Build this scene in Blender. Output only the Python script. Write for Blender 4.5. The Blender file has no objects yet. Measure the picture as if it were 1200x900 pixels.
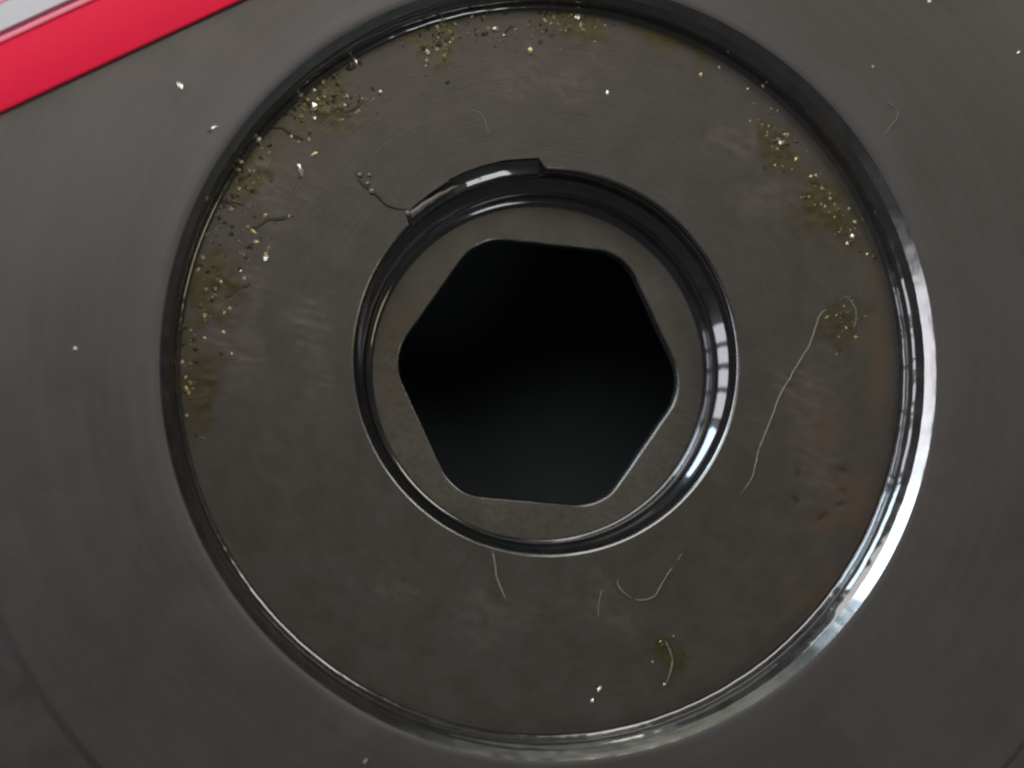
import bpy, bmesh, math, random
from mathutils import Vector, Matrix, noise as mnoise

random.seed(7)
FZ = -3.0                      # height of the counterbore floor, face plane = 0
S = 0.001                      # everything below is laid out in millimetres
scene = bpy.context.scene
COL = scene.collection
R = math.radians

# ------------------------------------------------------------------ camera
CAM = Vector((-21.5, -12.0, 150.0))
AIM = Vector((-3.25, -1.55, 0.0))
HFOV = 29.35
cam_d = bpy.data.cameras.new("camera")
cam_d.sensor_width = 36.0
cam_d.angle = R(HFOV)
cam_d.clip_start = 0.005
cam_d.clip_end = 20.0
cam = bpy.data.objects.new("camera", cam_d)
COL.objects.link(cam)
_f = (AIM - CAM).normalized()
_r = _f.cross(Vector((0, 1, 0))).normalized()
_u = _r.cross(_f)
cam.matrix_world = Matrix(((_r.x, _u.x, -_f.x, CAM.x * S), (_r.y, _u.y, -_f.y, CAM.y * S),
                           (_r.z, _u.z, -_f.z, CAM.z * S), (0, 0, 0, 1)))
cam_d.dof.use_dof = True
cam_d.dof.focus_distance = 0.1555
cam_d.dof.aperture_fstop = 14.0
scene.camera = cam

def at(px, py, z=0.0):
    """photograph pixel -> point (mm) on the real surface at height z"""
    t = math.tan(R(HFOV) / 2)
    d = _f + _r * ((px - 600) / 600 * t) - _u * ((py - 450) / 600 * t)
    k = (z - CAM.z) / d.z
    return CAM + d * k

# ------------------------------------------------------------------ world and lamps (indoor workshop)
world = bpy.data.worlds.new("World")
scene.world = world
world.use_nodes = True
bg = world.node_tree.nodes["Background"]
bg.inputs[0].default_value = (0.96, 0.97, 1.0, 1)
bg.inputs[1].default_value = 0.045

def lamp(name, az, el, dist, w, h, rad, color):
    """rectangular area lamp: direction by azimuth and elevation (degrees), size in metres, radiance"""
    d = bpy.data.lights.new(name, 'AREA')
    d.shape = 'RECTANGLE'; d.size = w; d.size_y = h
    d.energy = rad * math.pi * w * h
    d.color = color
    o = bpy.data.objects.new(name, d)
    COL.objects.link(o)
    a, e = R(az), R(el)
    v = Vector((math.cos(a) * math.cos(e), math.sin(a) * math.cos(e), math.sin(e)))
    o.location = v * dist
    o.rotation_euler = (v).to_track_quat('Z', 'Y').to_euler()
    return o

lamp("close_fill_lamp", 112, 54, 0.30, 0.215, 0.158, 2.9, (1.0, 0.975, 0.94))  # added soft lamp, set close so its light falls off across the steel
WD = 0.95
def pane(az0, az1, el0, el1, rad, color):
    w = 2 * WD * math.tan(R((az1 - az0) / 2)) * math.cos(R((el0 + el1) / 2))
    h = 2 * WD * math.tan(R((el1 - el0) / 2))
    lamp("window_or_fill_pane", (az0 + az1) / 2, (el0 + el1) / 2, WD, w, h, rad, color)  # serves the window panes and one added fill panel
pane(134, 153.5, 5, 32, 8.5, (0.68, 0.84, 1.0))
for a0, a1 in ((157, 166.2), (168.2, 174.6), (176.8, 182.6), (184.6, 191)):
    pane(a0, a1, 4, 28, 3.3, (0.93, 0.91, 1.0))
pane(66, 118, 3, 22, 0.36, (0.98, 1.0, 0.86))  # added dim fill panel, no window there: lifts the bottom bevel
lamp("tube_lamp", 42, 48, 1.4, 0.30, 0.55, 4.6, (1, 0.97, 0.92))
lamp("tube_lamp", 90, 26, 1.4, 0.20, 0.3, 6.0, (1, 0.97, 0.92))
lamp("tube_lamp", 299, 48, 1.4, 0.26, 0.50, 3.6, (0.95, 0.97, 1.0))
lamp("tube_lamp", 352, 44, 1.4, 0.26, 0.40, 2.2, (1, 0.86, 0.55))

vs = scene.view_settings
vs.view_transform = 'Standard'
vs.look = 'None'
vs.exposure = 0.35
vs.gamma = 1.0
vs.use_curve_mapping = False
scene.render.engine = 'CYCLES'
scene.cycles.use_adaptive_sampling = True
scene.cycles.adaptive_threshold = 0.02
scene.cycles.max_bounces = 6
scene.cycles.diffuse_bounces = 3
scene.cycles.glossy_bounces = 4
scene.cycles.use_denoising = True
scene.cycles.filter_width = 2.2

# ------------------------------------------------------------------ node helpers
class NT:
    def __init__(self, name):
        self.m = bpy.data.materials.new(name)
        self.m.use_nodes = True
        self.t = self.m.node_tree
        self.b = self.t.nodes["Principled BSDF"]
        c = self.t.nodes.new("ShaderNodeTexCoord")
        mp = self.t.nodes.new("ShaderNodeMapping")
        mp.inputs["Scale"].default_value = (1000, 1000, 1000)     # object space in millimetres
        self.t.links.new(c.outputs["Object"], mp.inputs["Vector"])
        self.co = mp.outputs[0]
    def put(self, sock, v):
        if hasattr(v, "is_output"):
            self.t.links.new(v, sock)
        else:
            sock.default_value = v
    def math(self, op, a, b=None, c=None, clamp=False):
        n = self.t.nodes.new("ShaderNodeMath"); n.operation = op; n.use_clamp = clamp
        self.put(n.inputs[0], a)
        if b is not None: self.put(n.inputs[1], b)
        if c is not None: self.put(n.inputs[2], c)
        return n.outputs[0]
    def noise(self, scale, detail=4, rough=0.55, dist=0.0, vec=None):
        n = self.t.nodes.new("ShaderNodeTexNoise")
        n.inputs["Scale"].default_value = scale
        n.inputs["Detail"].default_value = detail
        n.inputs["Roughness"].default_value = rough
        n.inputs["Distortion"].default_value = dist
        self.put(n.inputs["Vector"], self.co if vec is None else vec)
        return n.outputs["Fac"], n.outputs["Color"]
    def rng(self, v, a, b, c=0.0, d=1.0, smooth=True):
        n = self.t.nodes.new("ShaderNodeMapRange")
        n.interpolation_type = 'SMOOTHSTEP' if smooth else 'LINEAR'
        self.put(n.inputs["Value"], v)
        for k, x in zip(("From Min", "From Max", "To Min", "To Max"), (a, b, c, d)):
            n.inputs[k].default_value = x
        return n.outputs[0]
    def mix(self, f, a, b):
        n = self.t.nodes.new("ShaderNodeMix"); n.data_type = 'RGBA'
        self.put(n.inputs[0], f); self.put(n.inputs[6], a); self.put(n.inputs[7], b)
        return n.outputs[2]
    def vec(self, op, a, b=None, out=0):
        n = self.t.nodes.new("ShaderNodeVectorMath"); n.operation = op
        self.put(n.inputs[0], a)
        if b is not None: self.put(n.inputs[1], b)
        return n.outputs[out]
    def scale(self, a, k):
        n = self.t.nodes.new("ShaderNodeVectorMath"); n.operation = 'SCALE'
        self.put(n.inputs[0], a); self.put(n.inputs["Scale"], k)
        return n.outputs[0]
    def radius(self):
        flat = self.vec('MULTIPLY', self.co, (1, 1, 0))
        return self.vec('LENGTH', flat, out=1)
    def combine(self, x, y, z):
        n = self.t.nodes.new("ShaderNodeCombineXYZ")
        for i, v in enumerate((x, y, z)): self.put(n.inputs[i], v)
        return n.outputs[0]
    def polar(self, kr, ka):
        """noise vector stretched around the axis: turning marks"""
        s = self.t.nodes.new("ShaderNodeSeparateXYZ"); self.put(s.inputs[0], self.co)
        a = self.math('ARCTAN2', s.outputs[1], s.outputs[0])
        return self.combine(self.math('MULTIPLY', self.radius(), kr), self.math('MULTIPLY', a, ka),
                            self.math('MULTIPLY', s.outputs[2], kr))
    def bump(self, h, strength, distance, prev=None):
        n = self.t.nodes.new("ShaderNodeBump")
        n.inputs["Strength"].default_value = strength
        n.inputs["Distance"].default_value = distance * S
        self.put(n.inputs["Height"], h)
        if prev is not None: self.put(n.inputs["Normal"], prev)
        return n.outputs[0]
    def blob(self, px, py, z, rx, ry, rot, warp, soft=0.75):
        """soft stain mask centred under photograph pixel px,py; radii in mm"""
        p = at(px, py, z)
        d = self.vec('SUBTRACT', warp, (p.x, p.y, 0))
        m = self.t.nodes.new("ShaderNodeMapping"); m.vector_type = 'TEXTURE'
        m.inputs["Rotation"].default_value = (0, 0, R(rot))
        m.inputs["Scale"].default_value = (rx, ry, 1e3)
        self.put(m.inputs["Vector"], d)
        l = self.vec('LENGTH', m.outputs[0], out=1)
        return self.rng(l, 1.0, 1.0 - soft)
    def done(self, color=None, metallic=None, rough=None, normal=None, coat=None, coat_rough=None, spec=None, coat_ior=None):
        b = self.b
        for k, v in (("Base Color", color), ("Metallic", metallic), ("Roughness", rough), ("Normal", normal),
                     ("Coat Weight", coat), ("Coat Roughness", coat_rough), ("Specular IOR Level", spec), ("Coat IOR", coat_ior)):
            if v is not None: self.put(b.inputs[k], v)
        return self.m

def rgb(r, g, b): return (r, g, b, 1)

def mat_face():
    n = NT("turned_steel_face")
    big, _ = n.noise(0.045, 3, 0.5)
    mid, midc = n.noise(0.22, 5, 0.6, 0.4)
    fine, _ = n.noise(2.2, 4, 0.6)
    ring, _ = n.noise(1.0, 4, 0.6, vec=n.polar(1.6, 1.2))
    c = n.mix(n.rng(big, 0.35, 0.65), rgb(0.076, 0.067, 0.060), rgb(0.091, 0.081, 0.075))
    c = n.mix(n.math('MULTIPLY', n.rng(mid, 0.48, 0.72), 0.35), c, rgb(0.070, 0.072, 0.063))
    c = n.mix(n.math('MULTIPLY', n.rng(ring, 0.35, 0.7), 0.28), c, rgb(0.102, 0.096, 0.093))
    rad = n.radius()
    rim_tone = n.math('MULTIPLY', n.rng(rad, 34.0, 30.2), n.rng(ring, 0.2, 0.75, 0.4, 1.0))  # paler towards the rim, broken up by the ring noise
    c = n.mix(n.math('MULTIPLY', rim_tone, 0.4), c, rgb(0.125, 0.12, 0.12))
    ro = n.math('ADD', n.rng(mid, 0.3, 0.7, 0.38, 0.45), n.math('MULTIPLY', fine, 0.08))
    tool, _ = n.noise(1.0, 2, 0.5, vec=n.polar(6.0, 2.0))
    c = n.mix(n.math('MULTIPLY', n.rng(tool, 0.52, 0.8), 0.09), c, rgb(0.125, 0.113, 0.106))
    h = n.math('ADD', n.math('MULTIPLY', tool, 0.7), n.math('MULTIPLY', fine, 0.45))
    return n.done(c, 0.72, ro, n.bump(h, 0.065, 0.10))

def mat_land():
    n = NT("outer_land_steel")
    ring, _ = n.noise(1.0, 4, 0.6, vec=n.polar(0.9, 0.8))
    mid, _ = n.noise(0.3, 4)
    c = n.mix(ring, rgb(0.076, 0.068, 0.062), rgb(0.092, 0.082, 0.076))
    return n.done(c, 0.72, n.rng(mid, .3, .7, .42, .55), n.bump(ring, 0.2, 0.12))

def mat_bevel(name="bright_bevel_steel", base=0.30, r0=0.20):
    n = NT(name)
    ring, _ = n.noise(1.0, 4, 0.65, vec=n.polar(3.0, 9.0))
    spot, _ = n.noise(0.35, 4, 0.6)
    c = n.mix(n.rng(spot, 0.35, 0.7), rgb(base * 0.96, base * 0.96, base * 0.90), rgb(base * 1.06, base * 1.05, base * 1.04))
    ro = n.rng(spot, 0.3, 0.75, r0, r0 + 0.07)
    return n.done(c, 1.0, ro, n.bump(ring, 0.3, 0.06))

def mat_wall(name, base, r0, tint=(1, 0.96, 0.93)):
    n = NT(name)
    ring, _ = n.noise(1.0, 3, 0.6, vec=n.polar(2.5, 14.0))
    spot, _ = n.noise(0.5, 4, 0.6)
    warm, _ = n.noise(0.08, 2, 0.5)
    c = n.mix(n.rng(spot, 0.35, 0.7), rgb(base * tint[0], base * tint[1], base * tint[2]), rgb(base * 1.5, base * 1.4, base * 1.25))
    c = n.mix(n.math('MULTIPLY', n.rng(warm, 0.52, 0.7), 0.5), c, rgb(base * 1.9, base * 1.3, base * 0.7))
    return n.done(c, 0.4, n.rng(spot, .3, .8, r0 + .08, r0 + .2), n.bump(ring, 0.06, 0.05), coat=1.0, coat_rough=0.02, coat_ior=1.9)

def mat_floor():
    n = NT("oily_counterbore_floor")
    at_ = n.t.nodes.new("ShaderNodeAttribute"); at_.attribute_name = "stain"
    sp = n.t.nodes.new("ShaderNodeSeparateColor"); n.t.links.new(at_.outputs["Color"], sp.inputs[0])
    olive, pale, rust = sp.outputs[0], sp.outputs[1], sp.outputs[2]
    ap = n.t.nodes.new("ShaderNodeAttribute"); ap.attribute_name = "pit"
    pit = ap.outputs["Fac"]
    mid, _ = n.noise(0.42, 5, 0.66, 0.5)
    fine, _ = n.noise(2.6, 4, 0.65)
    ring, _ = n.noise(1.0, 3, 0.6, vec=n.polar(1.3, 1.4))
    c = n.mix(n.rng(mid, 0.3, 0.7), rgb(0.065, 0.056, 0.045), rgb(0.074, 0.064, 0.056))
    c = n.mix(n.math('MULTIPLY', n.rng(ring, 0.4, 0.75), 0.15), c, rgb(0.095, 0.085, 0.082))
    c = n.mix(n.math('MULTIPLY', rust, 0.9), c, rgb(0.094, 0.066, 0.046))
    c = n.mix(n.math('MULTIPLY', pale, 0.6), c, rgb(0.122, 0.103, 0.091))
    c = n.mix(n.math('MULTIPLY', olive, 0.95), c, rgb(0.068, 0.058, 0.016))
    c = n.mix(n.math('MULTIPLY', pit, 0.9), c, rgb(0.022, 0.011, 0.007))
    ro = n.math('SUBTRACT', n.rng(mid, 0.3, 0.7, 0.40, 0.44), n.math('MULTIPLY', olive, 0.1))
    tool, _ = n.noise(1.0, 2, 0.5, vec=n.polar(7.0, 2.5))
    c = n.mix(n.math('MULTIPLY', n.rng(tool, 0.55, 0.8), 0.12), c, rgb(0.12, 0.108, 0.10))
    h = n.math('ADD', n.math('MULTIPLY', tool, 0.6), n.math('MULTIPLY', fine, 0.5))
    return n.done(c, 0.6, ro, n.bump(h, 0.13, 0.12))

def mat_ledge():
    n = NT("olive_stained_ledge")
    mid, _ = n.noise(0.35, 5, 0.6, 0.4)
    fine, _ = n.noise(2.4, 4, 0.6)
    warm, _ = n.noise(0.09, 2, 0.5)
    c = n.mix(n.rng(mid, 0.35, 0.7), rgb(0.085, 0.078, 0.060), rgb(0.105, 0.094, 0.08))
    c = n.mix(n.math('MULTIPLY', n.rng(warm, 0.45, 0.65), 0.45), c, rgb(0.078, 0.056, 0.036))
    return n.done(c, 0.6, n.rng(fine, .3, .7, .38, .5), n.bump(n.math('ADD', mid, n.math('MULTIPLY', fine, .3)), 0.2, 0.12))

def plain(name, c, metallic=0.0, rough=0.5, var=0.15, sc=1.5, bump=0.1, spec=None, coat=None):
    n = NT(name)
    f, _ = n.noise(sc, 4)
    col = n.mix(f, rgb(*[x * (1 - var) for x in c]), rgb(*[min(1, x * (1 + var)) for x in c]))
    return n.done(col, metallic, n.rng(f, .2, .8, rough * .85, min(1, rough * 1.15)), n.bump(f, bump, 0.05), spec=spec, coat=coat, coat_rough=0.1)

M = dict(face=mat_face(), land=mat_land(), bevel=mat_bevel(), edge=mat_bevel("worn_bore_edge", 0.20, 0.24),
         wall=mat_wall("dark_oily_wall", 0.022, 0.08), bore=mat_wall("blue_black_bore_wall", 0.016, 0.07, (0.9, 0.96, 1.15)),
         floor=mat_floor(), rough_bore=mat_wall('streaked_bore_wall', 0.024, 0.14, (0.95, 0.98, 1.0)), ledge=mat_ledge(),
         hexedge=mat_bevel("hex_edge_steel", 0.15, 0.25),
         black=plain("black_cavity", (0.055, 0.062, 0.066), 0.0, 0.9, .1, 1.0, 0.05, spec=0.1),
         notch=mat_wall("torn_edge_steel", 0.045, 0.14, (0.92, 0.96, 1.1)),
         burr=plain("burr_steel", (0.11, 0.095, 0.085), 0.6, 0.42, .3, 3.0, 0.5),
         chip=plain("pale_chip", (0.66, 0.62, 0.52), 0.7, 0.22, .15, 4, .2),
         gold=plain("gold_chip", (0.40, 0.33, 0.175), 0.6, 0.28, .3, 4, .2),
         dirt=plain("dark_grit", (0.045, 0.038, 0.018), 0.1, 0.5, .4, 3, .5),
         ridge=plain("dried_oil_ridge", (0.030, 0.026, 0.016), 0.2, 0.6, .3, 3, .5),
         fibre=plain("pale_fibre", (0.18, 0.163, 0.13), 0.0, 0.55, .2, 6, .1),
         dimfibre=plain("oiled_fibre", (0.125, 0.113, 0.09), 0.0, 0.5, .25, 6, .1),
         red=plain("red_plastic", (0.74, 0.010, 0.048), 0.0, 0.5, .06, 0.5, .03, spec=0.15),
         pink=plain("edge_highlight_and_stripe", (0.86, 0.20, 0.27), 0.0, 0.40, .05, 0.8, .05),  # highlight of the raised edge put into the colour; pinstripe shares this pink
         maroon=plain("dark_red_groove", (0.17, 0.012, 0.045), 0.0, 0.6, .1, 1, .05),
         white=plain("grey_white_board", (0.60, 0.60, 0.62), 0.0, 0.5, .05, 0.4, .05),
         bench=plain("dark_bench", (0.045, 0.043, 0.042), 0.0, 0.6, .3, 0.05, .2))

# ------------------------------------------------------------------ mesh helpers
def link(name, me, mat, parent=None, smooth=True):
    o = bpy.data.objects.new(name, me)
    COL.objects.link(o)
    if mat and not me.materials: me.materials.append(mat)
    if smooth:
        me.polygons.foreach_set("use_smooth", [True] * len(me.polygons))
    if parent: o.parent = parent
    return o

def mesh(name, V, F):
    me = bpy.data.meshes.new(name)
    me.from_pydata([(x * S, y * S, z * S) for x, y, z in V], [], F)
    me.update()
    return me

def tag(o, label, cat, group=None):
    o["label"] = label; o["category"] = cat
    if group: o["group"] = group
    return o

N = 720
def ring(name, prof, mat, parent, fn=None):
    """surface of revolution from outer profile point to inner; fn(theta_deg, r, z, i) -> r, z"""
    V, F = [], []
    k = len(prof)
    for j in range(N):
        th = 360.0 * j / N
        c, s = math.cos(R(th)), math.sin(R(th))
        for i, (r, z) in enumerate(prof):
            if fn: r, z = fn(th, r, z, i)
            V.append((r * c, r * s, z))
    for j in range(N):
        a, b = j * k, ((j + 1) % N) * k
        for i in range(k - 1):
            F.append((a + i, b + i, b + i + 1, a + i + 1))
    F = [f[::-1] for f in F]
    return link(name, mesh(name, V, F), mat, parent)

def arc(p0, p1, c, n):
    """quarter-like blend from p0 to p1 with control point c (quadratic)"""
    out = []
    for i in range(n + 1):
        t = i / n
        out.append(tuple((1 - t) ** 2 * a + 2 * t * (1 - t) * q + t * t * b for a, q, b in zip(p0, c, p1)))
    return out

# ------------------------------------------------------------------ bench (setting)
bench = link("bench", mesh("bench", [(-400, -400, -34), (400, -400, -34), (400, 400, -34), (-400, 400, -34)], [(0, 1, 2, 3)]), M["bench"], None, False)
bench["kind"] = "structure"

# ------------------------------------------------------------------ the turned steel part
part = bpy.data.objects.new("machined_hub", None)
COL.objects.link(part)
part.location = (0, 0, -34 * S)
part.empty_display_size = 0.02
tag(part, "dark oily turned steel hub with round counterbore and six-sided hole in its centre", "machine part")
def prt(o):
    o.location = (0, 0, 34 * S)           # vertices are in millimetres from the face plane
    return o

# torn notch in the bore edge
TH0, TH1 = 92.5, 133.5
def notch(th):
    if th < TH0 - 1.6 or th > TH1 + 1.0: return 0.0
    up = min(1.0, (th - (TH0 - 1.6)) / 1.6)
    dn = min(1.0, ((TH1 + 1.0) - th) / 1.4)
    base = 0.70 + 0.16 * math.sin((th - TH0) / (TH1 - TH0) * math.pi)
    if th > 118: base -= 0.10
    j = 0.08 * mnoise.noise(Vector((th * 0.22, 3.1, 0))) + 0.02 * mnoise.noise(Vector((th * 0.9, 7.7, 0)))
    return max(0, base + j) * up * dn

RI = 15.37                                  # bore edge radius
prt(ring("side_wall", [(58.0, -34), (58.0, -1.4), (57.6, -0.9), (57, -0.75)], M["land"], part))
RX = 0.30                                   # the rim sits a little right of the bore's centre
def step_fn(th, r, z, i):                    # the step runs a little out of true
    w = max(0.0, min(1.0, (r - 34) / 12)) * max(0.0, min(1.0, (57 - r) / 6))
    v = max(0.0, min(1.0, (40 - r) / (40 - 30.5)))
    return r + 1.7 * w * math.cos(R(th - 45)) + RX * v * math.cos(R(th)), z
prt(ring("outer_land", [(57, -0.75), (52, -0.65), (48.0, -0.20)], M["land"], part, step_fn))
prt(ring("land_step", [(48.0, -0.20), (47.8, -0.17), (47.6, -0.05), (47.3, 0.0)], M["face"], part, step_fn))
prt(ring("end_face", [(47.3, 0), (43, 0), (38, 0), (34, 0), (31.5, 0), (31.0, -0.008), (30.7, -0.03), (30.5, -0.08)], M["face"], part, step_fn))
def wall_fn(k0, k1, n_):
    def f(th, r, z, i):
        c, s_ = math.cos(R(th)) * r, math.sin(R(th)) * r
        nick = 0.035 * mnoise.noise(Vector((c * 0.8, s_ * 0.8, z))) + 0.02 * mnoise.noise(Vector((c * 2.6, s_ * 2.6, z)))
        if r < 28.8: nick = 0.0
        if z > -0.1: nick = 0.0
        return r + nick + RX * (k0 + (k1 - k0) * min(1, i / n_)) * math.cos(R(th)), z
    return f
prt(ring("rim_bevel", [(30.5, -0.08), (30.38, -0.2), (30.1, -0.5), (29.84, -0.78)], M["bevel"], part, wall_fn(1, 0.8, 3)))
wall_prof = [(29.84, -0.78), (29.80, -0.84), (29.55, -1.06), (29.32, -1.26), (29.27, -1.36), (29.25, -2.3)] + arc((29.24, -2.45), (28.74, FZ), (29.22, FZ), 12)
prt(ring("counterbore_wall", wall_prof, M["wall"], part, wall_fn(0.8, 0, 3)))

ECC = 0.55                                  # the bore edge sits a little off centre
BLOBS = dict(
    olive=[(515, 45, 3.6, 2.8, 0), (372, 110, 5.4, 3.7, 40), (295, 195, 5.1, 3.1, 65), (240, 340, 5.1, 3.4, 70),
           (225, 460, 5.7, 2.3, 90), (670, 25, 3.9, 2.2, -10), (905, 165, 4.2, 2.5, -50), (972, 245, 6.0, 3.1, -50),
           (780, 765, 3.6, 1.7, 95), (985, 375, 3.3, 1.9, 60), (790, 45, 5.2, 2.0, -25)],
    pale=[(330, 220, 3.0, 5.0, -20), (275, 410, 2.4, 5.0, 0), (300, 330, 2.5, 3.2, 0), (940, 470, 4.2, 6.5, -20),
          (955, 560, 3.6, 3.0, 0), (870, 165, 3.4, 2.2, 20), (900, 235, 3.4, 2.6, 0), (585, 720, 6.0, 3.0, 10),
          (470, 690, 4.5, 2.4, 20), (700, 710, 4.5, 2.2, -15), (640, 90, 8, 2.2, 0), (370, 400, 1.8, 8, 0)],
    rust=[(985, 566, 2.8, 2.2, 0), (955, 500, 3.0, 4.5, -20), (970, 610, 3.2, 2.4, 0), (1010, 590, 3.2, 5.0, -25), (1030, 430, 2.0, 8.0, 0), (960, 690, 3.2, 2.6, 30), (1035, 330, 1.6, 4.0, 10),
          (260, 640, 3, 2, -50)],
    pit=[(986, 573, 0.60, 0.50, 0), (985, 550, 1.4, 0.36, -14), (933, 553, 0.45, 0.4, 0), (980, 588, 1.1, 0.3, 12),
         (932, 583, 0.5, 0.3, 0), (962, 603, 0.8, 0.3, 30)])
BL = {k: [(at(x, y, FZ), a, b_, R(r_)) for x, y, a, b_, r_ in v] for k, v in BLOBS.items()}
def fbm(x, y, f, seed, o=4):
    return mnoise.fractal(Vector((x * f, y * f, seed)), 0.9, 2.1, o)
def mask(kind, x, y, warp, soft):
    wx = x + warp * fbm(x, y, 0.4, 1.3); wy = y + warp * fbm(x, y, 0.4, 8.1)
    m = 0.0
    for p, a, b_, r_ in BL[kind]:
        dx, dy = wx - p.x, wy - p.y
        if abs(dx) > 12 or abs(dy) > 12: continue
        u = (dx * math.cos(r_) + dy * math.sin(r_)) / a; v = (-dx * math.sin(r_) + dy * math.cos(r_)) / b_
        t = max(0.0, min(1.0, (1 - math.hypot(u, v)) / soft))
        m = max(m, t * t * (3 - 2 * t))
    return m
def floor_fn(th, r, z, i):
    d = notch(th) + ECC * math.sin(R(th))
    w = max(0.0, min(1.0, (19.0 - r) / (19.0 - RI - 0.15)))
    return r + d * w, z
NF = 46
fl = [(28.74 - (28.74 - RI - 0.15) * i / NF, FZ) for i in range(NF + 1)]
cf = prt(ring("counterbore_floor", fl, M["floor"], part, floor_fn))
ca = cf.data.attributes.new("stain", 'FLOAT_COLOR', 'POINT')
pa = cf.data.attributes.new("pit", 'FLOAT', 'POINT')
ca = cf.data.attributes["stain"]; pa = cf.data.attributes["pit"]
for i, v in enumerate(cf.data.vertices):
    x, y = v.co.x / S, v.co.y / S
    g = fbm(x, y, 1.6, 4.4, 5)
    g2 = fbm(x + 2 * y, y - 0.4 * x, 0.8, 2.2, 4)
    ol = min(1.0, 1.6 * mask("olive", x, y, 1.8, 1.0)) * max(0.15, min(1, 0.75 + 0.6 * g))
    pl = mask("pale", x, y, 2.2, 0.9) * max(0.05, min(1, 0.55 + 0.8 * g2 + 0.4 * g))
    ca.data[i].color = (ol, pl, mask("rust", x, y, 1.6, 0.9), 1)
    pa.data[i].value = mask("pit", x, y, 0.55, 0.95) * max(0.2, min(1, 0.8 + 0.7 * g))
    if 16.8 < math.hypot(x, y) < 27.5:      # dried film: real, very low relief
        v.co.z += S * (0.05 * ol * g + 0.035 * pl * g2 - 0.05 * pa.data[i].value)

ep = [(RI + 0.15, FZ), (RI + 0.06, FZ - .03), (RI - 0.05, FZ - .11), (RI - 0.13, FZ - .24), (RI - 0.17, FZ - .40)]
def edge_fn(th, r, z, i):
    d = notch(th); w = min(1.0, d / 0.5)
    return (r + d) * (1 - w) + (RI + 0.15 + d - 0.02 * i) * w + ECC * math.sin(R(th)), z
prt(ring("bore_edge", ep, M["edge"], part, edge_fn))
r0, z0 = ep[-1]
bw = [(r0, z0), (r0 - 0.02, FZ - .8), (r0 - 0.04, FZ - 1.2), (r0 - 0.05, FZ - 1.6), (r0 - 0.07, FZ - 1.95), (r0 - 0.08, FZ - 2.2)]
SCOOP = [(0.92, -.42), (0.86, -.72), (0.62, -.92), (0.32, -1.03), (0.06, -1.22), (0.0, -2.2)]
def bore_fn(th, r, z, i):
    e = ECC * math.sin(R(th)) * (1 - 0.3 * i / 5)
    d = notch(th)
    if d > 0.02:                            # scooped break under the torn edge
        k, zz = SCOOP[i]
        w = min(1.0, d / 0.5)
        jig = 0.03 * mnoise.noise(Vector((th * 0.25, i * 0.7, 1.5)))
        if i == 0: return edge_fn(th, r, z, 4)
        return r + d * k + e, z * (1 - w) + (FZ + zz + (jig if 0 < i < 5 else 0)) * w
    return r + e, z
prt(ring("bore_wall", bw, M["rough_bore"], part, bore_fn))
r1 = bw[-1][0]
gp = [(r1, FZ - 2.2), (r1 - 0.05, FZ - 2.26), (r1 - 0.45, FZ - 2.60), (r1 - 0.82, FZ - 2.93), (r1 - 0.90, FZ - 3.08), (r1 - 0.94, FZ - 4.2)] \
    + arc((r1 - 0.95, FZ - 4.5), (13.62, FZ - 5.0), (r1 - 0.97, FZ - 5.0), 10)
def fil_fn(th, r, z, i):
    return r + ECC * math.sin(R(th)) * 0.7 * (1 - i / (len(gp) - 1)), z
prt(ring("bore_fillet", gp, M["bore"], part, fil_fn))

# rounded six-sided hole
HEX_ROT = -5.0
AP, CR = 10.50, 4.2
LZ = FZ - 5.0
def hex_r(th, ap):
    a = (th - HEX_ROT) % 60.0                # a corner at a = 0
    a = min(a, 60 - a)
    # rounded corner: circle of radius CR centred on the corner ray
    cc = (ap - CR) / math.cos(R(30))
    # tangent angle where the flat takes over
    ta = math.degrees(math.atan2(CR * math.sin(R(30)), cc + CR * math.cos(R(30))))
    if a < ta:
        return cc * math.cos(R(a)) + math.sqrt(max(0, CR * CR - (cc * math.sin(R(a))) ** 2))
    return ap / math.cos(R(30 - a))
def hex_ring(name, prof, mat):
    """prof: (circular radius or None, hex apothem or None, z)"""
    def fn(th, r, z, i):
        cr_, ap_, z_ = prof[i]
        if ap_ is None: return cr_, z_
        h = hex_r(th, ap_) + 0.03 * mnoise.noise(Vector((math.cos(R(th)) * 9, math.sin(R(th)) * 9, 2)))
        return (h if cr_ is None else (h + cr_) / 2), z_
    return prt(ring(name, [(1, 0)] * len(prof), mat, part, fn))
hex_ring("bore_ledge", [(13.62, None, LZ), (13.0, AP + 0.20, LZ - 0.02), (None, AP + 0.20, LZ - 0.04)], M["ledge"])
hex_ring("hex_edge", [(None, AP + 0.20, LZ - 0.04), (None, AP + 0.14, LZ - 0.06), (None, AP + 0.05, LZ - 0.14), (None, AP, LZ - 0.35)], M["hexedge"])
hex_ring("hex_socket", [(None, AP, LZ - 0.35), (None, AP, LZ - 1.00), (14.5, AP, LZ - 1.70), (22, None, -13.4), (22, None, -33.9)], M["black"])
prt(ring("cavity_floor", [(22, -33.9), (10, -33.9), (0.01, -33.9)], M["black"], part))

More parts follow.
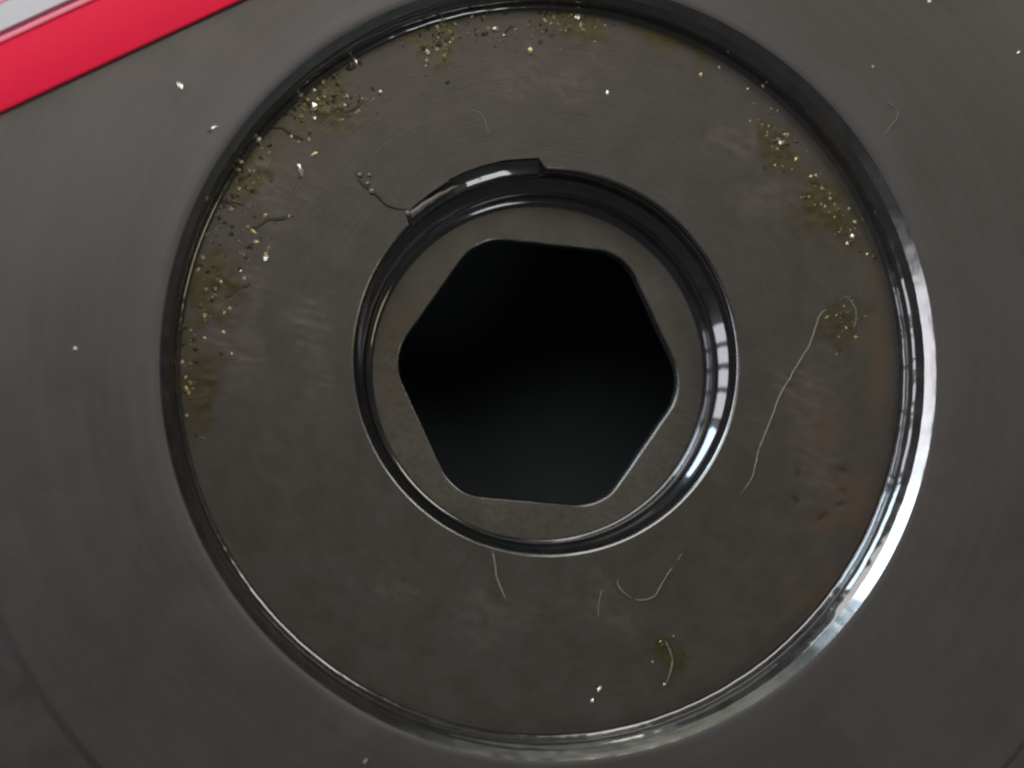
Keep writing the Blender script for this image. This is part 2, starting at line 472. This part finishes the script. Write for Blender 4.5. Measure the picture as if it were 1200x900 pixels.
# burr: torn sliver of the edge left standing in the notch
def ribbon(name, pts, widths, thick, mat, parent=None, up=(0, 0, 1)):
    """bar of rhombic section along pts (mm)"""
    V, F = [], []
    n = len(pts)
    for i, p in enumerate(pts):
        t = (pts[min(i + 1, n - 1)] - pts[max(i - 1, 0)]).normalized()
        s = t.cross(Vector(up)).normalized()
        u = s.cross(t)
        w = widths[i] / 2; h = thick * (0.4 + 0.6 * widths[i] / max(widths)) / 2
        for a in range(6):
            an = a * math.pi / 3
            q = p + s * (math.cos(an) * w) + u * (math.sin(an) * h)
            V.append(tuple(q))
    for i in range(n - 1):
        for a in range(6):
            b = (a + 1) % 6
            F.append((i * 6 + a, i * 6 + b, (i + 1) * 6 + b, (i + 1) * 6 + a))
    F.append(tuple(range(5, -1, -1))); F.append(tuple((n - 1) * 6 + a for a in range(6)))
    return link(name, mesh(name, V, F), mat, parent)

bp, bwid = [], []
for i in range(15):
    t = i / 14
    th = 133.0 - 17.5 * t
    rr = RI + 0.46 - 0.22 * t + 0.03 * math.sin(i * 1.7)
    rr += ECC * math.sin(R(th))
    bp.append(Vector((rr * math.cos(R(th)), rr * math.sin(R(th)), FZ - 0.16 - 0.22 * t)))
    bwid.append(0.75 * (1 - t) ** 0.6 + 0.06 + 0.05 * math.sin(i * 2.3))
burr = prt(ribbon("burr", bp, bwid, 0.30, M["burr"], part))
burr["label"] = "torn steel sliver curling along the damaged bore edge"

# ------------------------------------------------------------------ red edged board lying on the face
def prism(name, quad, z0, z1, mat, parent, bev=0.0):
    bm = bmesh.new()
    b = [bm.verts.new((p.x * S, p.y * S, z0 * S)) for p in quad]
    t = [bm.verts.new((p.x * S, p.y * S, z1 * S)) for p in quad]
    bm.faces.new(b[::-1]); bm.faces.new(t)
    for i in range(4):
        bm.faces.new((b[i], b[(i + 1) % 4], t[(i + 1) % 4], t[i]))
    bmesh.ops.recalc_face_normals(bm, faces=bm.faces)
    if bev:
        bmesh.ops.bevel(bm, geom=[e for e in bm.edges], offset=bev * S, segments=4, affect='EDGES', profile=0.5)
    me = bpy.data.meshes.new(name); bm.to_mesh(me); bm.free()
    return link(name, me, mat, parent)

BZ = 0.45
e0, e1 = at(0, 132, BZ), at(283, 0, BZ)
dirv = Vector((e1.x - e0.x, e1.y - e0.y, 0)).normalized()
nrm = Vector((-dirv.y, dirv.x, 0))          # away from the hub centre
mid = (e0 + e1) / 2; mid.z = 0
def bq(a, b, l0=-26, l1=26):
    return [mid + dirv * l0 + nrm * a, mid + dirv * l1 + nrm * a, mid + dirv * l1 + nrm * b, mid + dirv * l0 + nrm * b]
board = bpy.data.objects.new("bordered_board", None)
COL.objects.link(board)
board.location = (0, 0, 0)
tag(board, "grey-white board with a wide red border lying on the steel face in the corner", "board")
prism("border", bq(0, 4.75), 0.004, BZ, M["red"], board, 0.2)
prism("border_edge", bq(4.77, 5.2), 0.004, BZ + 0.12, M["pink"], board, 0.10)
prism("groove", bq(5.22, 5.6), 0.004, BZ - 0.2, M["maroon"], board, 0.05)
prism("panel", bq(5.62, 17.0), 0.004, BZ - 0.1, M["white"], board, 0.08)
prism("pinstripe", bq(7.55, 7.75), BZ - 0.1, BZ - 0.04, M["pink"], board, 0.02)

# ------------------------------------------------------------------ chips, droplets and fibres
def chip_mesh(seed, flat=0.55, rough=0.35):
    rnd = random.Random(seed)
    bm = bmesh.new()
    bmesh.ops.create_icosphere(bm, subdivisions=1, radius=0.5 * S)
    for v in bm.verts:
        k = 1 + rnd.uniform(-rough, rough)
        v.co.x *= k; v.co.y *= k
        v.co.z = v.co.z * flat * (1 + rnd.uniform(-rough, rough))
    me = bpy.data.meshes.new("metal_chip"); bm.to_mesh(me); bm.free()
    return me
CHIP = {}
for k in ("chip", "gold", "dirt"):
    CHIP[k] = []
    for s_ in range(4):
        me = chip_mesh(s_ * 13 + len(k) * 5 + 1)
        me.materials.append(M[k]); CHIP[k].append(me)
def drop_mesh():
    bm = bmesh.new()
    bmesh.ops.create_uvsphere(bm, u_segments=16, v_segments=8, radius=0.5 * S)
    for v in bm.verts: v.co.z *= 0.75
    me = bpy.data.meshes.new("oil_droplet"); bm.to_mesh(me); bm.free()
    me.polygons.foreach_set("use_smooth", [True] * len(me.polygons))
    return me
nd = NT("oil_drop")
fd, _ = nd.noise(3.0, 3)
DROP = drop_mesh()
DROP.materials.append(nd.done(nd.mix(fd, rgb(0.10, 0.095, 0.085), rgb(0.16, 0.15, 0.135)), 0.3, 0.3, None, coat=0.6, coat_rough=0.12))

cnt = [0]
def chip(px, py, size, kind="chip", z=FZ, asp=1.0, rot=None, label=None, group=None):
    cnt[0] += 1
    me = CHIP[kind][cnt[0] % 4]
    name = "grit" if kind == "dirt" else "metal_chip"
    o = bpy.data.objects.new(name, me); COL.objects.link(o)
    if kind == "dirt": size *= 0.6
    p = at(px, py, z)
    o.scale = (size * asp, size, size)
    o.rotation_euler = (random.uniform(-.25, .25), random.uniform(-.25, .25), R(rot if rot is not None else random.uniform(0, 360)))
    o.location = (p.x * S, p.y * S, (z + 0.5 * size * 0.55 * 0.55) * S)
    tag(o, label, "grit" if kind == "dirt" else "chip", group)
    return o

G1 = "chips in the clump below the upper left rim"
L1 = "tiny pale gold chip in the dense clump at the counterbore's upper left wall"
for x, y, s_, k in ((353, 111, .42, "chip"), (367.5, 106, .40, "chip"), (379, 113.5, .50, "gold"), (367.5, 126, .68, "chip"),
                    (378, 96, .42, "gold"), (352.5, 136, .45, "gold"), (368, 139, .36, "chip"), (360, 117, .30, "gold"),
                    (372, 117, .34, "gold"), (385, 104, .28, "gold")):
    chip(x, y, s_, k, label=L1 if s_ < 0.6 else "largest pale chip in the middle of the dense clump at the upper left wall", group=G1)
G2 = "chips in the clump at the top of the floor"
L2 = "tiny pale chip in the small olive clump at the top of the counterbore floor"
for x, y, s_, k in ((519, 22, .46, "chip"), (512, 32, .40, "chip"), (534, 29, .38, "gold"), (501, 61, .42, "chip"), (521, 65, .40, "gold"),
                    (526, 36, .28, "gold"), (513, 44, .26, "gold"), (528, 50, .28, "gold")):
    chip(x, y, s_, k, label=L2, group=G2)
GD = "dark grit at the edge of the counterbore floor"
for x, y, s_ in ((515, 52, .75), (524, 46, .65), (508, 41, .45), (530, 40, .4)):
    chip(x, y, s_, "dirt", asp=1.3, label="dark olive grit grain under the clump of chips at the top of the floor", group=GD)
for x, y, s_ in ((362, 121, .6), (374, 108, .55), (384, 120, .5), (357, 104, .5), (346, 128, .5), (390, 128, .5), (372, 133, .5)):
    chip(x, y, s_, "dirt", asp=1.4, label="dark olive grit grain among the clump of chips at the upper left wall", group=GD)
G3 = "chips in the loose patch at the right wall"
L3 = "tiny pale gold chip in the loose olive patch near the upper right wall"
for x, y, s_, k in ((948, 231, .32, "gold"), (973, 233, .30, "gold"), (967, 242, .24, "chip"), (1002, 260, .38, "gold"), (998, 277, .36, "chip"), (955, 240, .2, "gold")):
    chip(x, y, s_, k, label=L3, group=G3)
G4 = "chips scattered down the left of the floor"
singles = (
    (446, 108, .36, "chip", 1, "small pale chip standing alone right of the upper left clump"),
    (403.5, 122.5, .40, "chip", 1, "small pale chip, lower of two just right of the upper left clump"),
    (406, 113, .34, "gold", 1, "small gold chip, upper of two just right of the upper left clump"),
    (415.5, 71, .36, "chip", 2.2, "elongated pale chip under the upper left rim streak"),
    (302, 163, .50, "chip", 1, "bright pale chip tight against the wall left of the upper left clump"),
    (281, 189, .46, "gold", 1.3, "dull gold chip against the wall on the olive patch, upper left"),
    (352, 199, .46, "chip", 2.3, "long upright pale chip lying left of the torn bore edge"),
    (362, 164, .34, "gold", 1.3, "dim chip at the end of the dark dried ridge, upper left"),
    (368, 181, .30, "gold", 2.2, "thin flat chip just above the long upright pale chip"),
    (315, 179, .28, "chip", 1.4, "very small chip between the wall and the long upright chip"),
    (271, 245, .38, "chip", 1.2, "small pale chip alone near the left wall"),
    (311, 253, .40, "chip", 1.2, "pale chip at the bend of the lower dark ridge, left"),
    (297, 272, .34, "gold", 1.8, "gold chip, upper of a close pair below the lower dark ridge"),
    (300, 283, .38, "chip", 1.1, "pale chip, lower of a close pair below the lower dark ridge"),
    (311, 303, .40, "chip", 1.2, "lowest bright chip in the row left of the bore"),
    (259, 331, .38, "gold", 1.3, "dull gold chip on the olive film by the left wall"),
    (286, 326, .30, "chip", 1.0, "dim chip right of the olive film by the left wall"),
    (282, 318, .24, "chip", 1.0, "faint tiny chip just above the dim chip by the left wall"),
    (581, 34, .46, "chip", 1.2, "bright chip right of the olive clump at the top of the floor"),
    (590, 41, .24, "chip", 1.0, "minute chip touching the bright chip at the top of the floor"),
    (621, 60, .46, "gold", 1.1, "dull chip lying lowest near the top centre of the floor"),
    (649, 20, .32, "gold", 1.2, "dull gold chip close under the top wall"),
    (639, 24, .28, "gold", 1.8, "flat dim chip left of the dull gold chip under the top wall"),
    (676, 20, .56, "chip", 1.0, "brightest chip under the top wall right of centre"),
    (681, 30, .28, "gold", 2.0, "flat dim chip just below the brightest top chip"),
    (604, 34, .26, "gold", 1.0, "faint chip right of the bright chip at the top"),
    (712, 109, .30, "chip", 1.3, "small lone chip above the bore on its right side"),
    (915, 167, .46, "chip", 1.0, "bright lone chip on the upper right of the counterbore floor"),
    (921, 158, .32, "gold", 1.3, "dim chip touching the bright lone chip at upper right"),
    (894, 100, .28, "gold", 1.8, "faint upright chip near the wall at upper right"),
    (821, 88, .28, "gold", 1.6, "faint flat chip between the top wall and the upper right patch"),
    (703, 807, .30, "chip", 2.0, "pale chip near the bottom of the counterbore floor"),
    (694, 821, .26, "chip", 1.3, "minute chip just under the pale chip at the bottom of the floor"),
    (918, 764, .22, "chip", 2.4, "thin pale flake by the wall at lower right"),
)
for x, y, s_, k, asp, lab in singles:
    rot = {352: -72, 415.5: -55, 703: 60, 918: 100, 894: 80, 368: 25}.get(x)
    chip(x, y, s_, k, asp=asp, rot=rot, label=lab, group="chips scattered on the counterbore floor")
for x, y, s_, lab in ((598, 32, .5, "dark grit grain beside the bright chip at the top of the floor"), (410, 80, .8, "dark grit grain under the elongated chip at upper left"),
                      (352, 207, .45, "dark grit grain below the long upright chip"), (283, 209, .6, "dark grit by the left wall at the upper olive patch"),
                      (262, 235, .55, "dark grit by the left wall beside a small pale chip"), (915, 173, .4, "dark grit below the bright lone chip at upper right")):
    chip(x, y, s_, "dirt", asp=1.7, rot=random.uniform(-30, 30), label=lab, group=GD)

face_chips = (
    (211, 100, .46, 2.0, -65, "crescent white chip on the steel face below the red border"),
    (252, 149, .34, 2.0, 15, "pale flat chip on the steel face by the upper left rim"),
    (88, 408, .30, 1.2, 0, "tiny white chip alone on the steel face at far left"),
    (1089, 2, .36, 1.4, 30, "pale chip on the steel face at the top right"),
    (1023, 78, .26, 1.3, 0, "faint chip on the steel face right of the top rim"),
    (1194, 61, .34, 1.3, 20, "dim chip on the steel face at the right border"),
    (428, 892, .34, 1.8, 50, "pale chip on the steel face below the lower rim"),
)
for x, y, s_, asp, rot, lab in face_chips:
    chip(x, y, s_ * 0.8, "chip", z=0.0, asp=asp, rot=rot, label=lab, group="chips lying on the outer steel face")
chip(246, 154, .40, "dirt", z=0.0, asp=1.4, rot=10, label="dark grit on the steel face beside the pale flat chip", group="grit on the steel face")

def drop(px, py, size, label, z=FZ):
    o = bpy.data.objects.new("oil_droplet", DROP); COL.objects.link(o)
    p = at(px, py, z)
    o.scale = (size, size, size)
    o.location = (p.x * S, p.y * S, (z + 0.2 * size) * S)
    tag(o, label, "droplet", "oil droplets left of the torn bore edge")
drop(422, 205, .44, "oil droplet at the far end of the curled sliver, leftmost of the row")
drop(433, 205, .36, "small oil droplet, upper right one of the row by the curled sliver")
drop(431, 215, .38, "oil droplet in the middle of the row by the curled sliver")
drop(436, 224, .5, "largest oil droplet, where the curled sliver starts")
drop(478, 250, .46, "oil droplet at the left corner of the torn bore edge")

def spline(pts, n=8):
    out = []
    P = [pts[0]] + list(pts) + [pts[-1]]
    for i in range(1, len(P) - 2):
        for k in range(n):
            t = k / n
            a, b, c, d = P[i - 1], P[i], P[i + 1], P[i + 2]
            out.append(0.5 * ((2 * b) + (c - a) * t + (2 * a - 5 * b + 4 * c - d) * t * t + (3 * b - a - 3 * c + d) * t ** 3))
    out.append(P[-2])
    return out

def strand(name, pix, w, mat, label, cat, group=None, z=FZ, lift=0.0, taper=True, th=None, wob=0.0):
    pts = [at(x, y, z) for x, y in pix]
    ln = sum((pts[i + 1] - pts[i]).length for i in range(len(pts) - 1))
    pts = spline(pts)
    n = len(pts)
    out, ws = [], []
    for i, p in enumerate(pts):
        t = i / (n - 1)
        j = mnoise.noise(Vector((t * ln * 1.3, w * 40, ln)))
        k = (min(1, 6 * t, 6 * (1 - t)) * 0.75 + 0.25) if taper else 1
        ww = w * k * (1 + (0.9 if name == 'oil_ridge' else 0.35) * j)
        ws.append(ww)
        out.append(Vector((p.x + wob * j, p.y + wob * mnoise.noise(Vector((t * ln * 1.1, 5, ln))),
                           z + 0.42 * (th or ww) + lift * math.sin(math.pi * t))))
    if name == "fibre":                     # soaked fibre: stretches of it dip below the oil film
        for i, p in enumerate(out):
            p.z += w * (0.9 * mnoise.noise(Vector((i * 0.11, ln * 3, 2.0))) - 0.38)
    o = ribbon(name, out, ws, th or w, mat)
    tag(o, label, cat, group)
    return o

strand("metal_sliver", [(416, 199), (421, 210), (431, 220), (441, 229), (453, 239), (465, 244), (476, 244)], 0.17, M["dirt"],
       "thin dark curled sliver running from the torn bore edge to a row of droplets", "sliver", lift=0.06, wob=0.12)
FG = "fibres lying on the counterbore floor"
strand("fibre", [(990, 347), (976, 358), (962, 368), (956, 383), (951, 398), (947, 408), (938, 422), (930, 435), (922, 449), (914, 463),
                 (905, 487), (895, 513), (889, 528), (886, 541), (882, 558), (874, 571), (866, 582)], 0.13, M["fibre"],
       "long pale fibre lying across the right side of the counterbore floor", "fibre", FG, wob=0.06)
strand("fibre", [(990, 346), (997, 353), (1003, 364), (1003, 376), (999, 388)], 0.15, M["dimfibre"],
       "short bent fibre at the top end of the long pale fibre", "fibre", FG)
strand("fibre", [(577, 645), (580, 660), (582, 675), (588, 692), (599, 714)], 0.13, M["fibre"],
       "short pale fibre hanging straight down from below the bore", "fibre", FG, wob=.05)
strand("fibre", [(727, 673), (724, 684), (730, 694), (744, 702), (757, 703), (768, 697), (776, 685), (784, 671), (793, 658), (800, 647)], 0.15, M["dimfibre"],
       "hooked fibre curling below right of the bore", "fibre", FG, wob=.06)
strand("fibre", [(779, 750), (785, 762), (788, 775), (785, 790), (781, 801)], 0.16, M["dimfibre"],
       "short curved fibre on the olive spot near the bottom right of the floor", "fibre", FG)
strand("fibre", [(706, 690), (702, 706), (701, 726)], 0.10, M["dimfibre"],
       "faint short fibre left of the hooked fibre", "fibre", FG)
strand("fibre", [(547, 127), (558, 130), (566, 137), (570, 147), (574, 158)], 0.14, M["dimfibre"],
       "small hooked fibre above the torn bore edge", "fibre", FG)
strand("fibre", [(1036, 118), (1048, 126), (1052, 136), (1045, 147), (1036, 158)], 0.12, M["dimfibre"],
       "faint arched fibre on the steel face right of the top rim", "fibre", "fibres on the steel face", z=0.0)
RG = "ridges of dried oil on the counterbore floor"
strand("oil_ridge", [(307, 144), (318, 147), (330, 151), (342, 158), (356, 163)], 0.19, M["ridge"],
       "dark dried oil ridge running right from the upper left wall", "residue", RG, th=0.05, wob=.32)
strand("oil_ridge", [(292, 270), (300, 266), (310, 259), (320, 256), (332, 255), (344, 252)], 0.20, M["ridge"],
       "dark dried oil ridge left of the bore with chips at its bend", "residue", RG, th=0.05, wob=.32)
strand("oil_ridge", [(262, 350), (272, 344), (282, 337), (291, 331)], 0.17, M["ridge"],
       "short dried oil ridge on the olive film by the left wall", "residue", RG, th=0.05, wob=.32)
strand("oil_ridge", [(252, 232), (265, 236), (276, 238), (285, 240)], 0.19, M["ridge"],
       "short olive oil ridge touching the left wall", "residue", RG, th=0.05, wob=.32)
strand("oil_ridge", [(388, 130), (396, 127), (404, 130), (413, 127), (424, 122)], 0.17, M["ridge"],
       "small wavy oil ridge right of the upper left clump", "residue", RG, th=0.05, wob=.32)

# ------------------------------------------------------------------ fine swarf dust, too small to pick apart
def dust(name, spots, seed, mat, label):
    rnd = random.Random(seed)
    V, F = [], []
    for x, y, sx, sy, ang, cnt_ in spots:
        c = at(x, y, FZ)
        for _ in range(cnt_):
            u, v = rnd.gauss(0, sx), rnd.gauss(0, sy)
            px = c.x + u * math.cos(R(ang)) - v * math.sin(R(ang)); py = c.y + u * math.sin(R(ang)) + v * math.cos(R(ang))
            if math.hypot(px, py) > 28.8 or math.hypot(px, py) < 17.2: continue
            d = 0.07 + 0.23 * rnd.random() ** 2.2
            a = rnd.uniform(0, 6.28); e = rnd.uniform(0.5, 1.0)
            b = len(V)
            z = FZ + d * 0.15
            for k in range(4):
                q = a + k * math.pi / 2
                rr = d * (1 if k % 2 else e) * rnd.uniform(0.7, 1.1)
                V.append((px + math.cos(q) * rr, py + math.sin(q) * rr, z + d * rnd.uniform(-0.1, 0.15)))
            V.append((px, py, z + d * rnd.uniform(0.25, 0.6))); V.append((px, py, FZ - 0.05))
            for k in range(4):
                F.append((b + k, b + (k + 1) % 4, b + 4)); F.append((b + (k + 1) % 4, b + k, b + 5))
    o = link(name, mesh(name, V, F), mat, None, False)
    tag(o, label, "swarf"); o["kind"] = "stuff"
DS = ((515, 42, 1.1, 1.2, 0, 40), (370, 112, 1.9, 0.9, 42, 80), (415, 118, 1.6, 0.8, 20, 26), (295, 190, 2.0, 0.8, 62, 46), (262, 245, 1.8, 0.7, 68, 26),
      (240, 340, 2.2, 1.2, 80, 40), (222, 440, 2.6, 0.6, 88, 26), (300, 285, 1.6, 0.9, 70, 26), (590, 35, 2.4, 0.8, 0, 30), (670, 24, 2.0, 0.7, -5, 32),
      (915, 165, 1.5, 1.0, -50, 20), (970, 240, 2.2, 1.0, -50, 20), (1000, 272, 1.2, 0.7, -60, 8), (880, 105, 2.0, 0.8, -40, 6),
      (990, 380, 1.4, 0.8, 60, 16), (780, 765, 1.3, 0.6, 90, 4))
dust("swarf_dust", DS, 3, M["gold"], "fine pale gold swarf dust strewn along the edge of the counterbore floor")
dust("dirt_specks", DS, 8, M["dirt"], "fine dark olive dirt specks strewn along the edge of the counterbore floor")
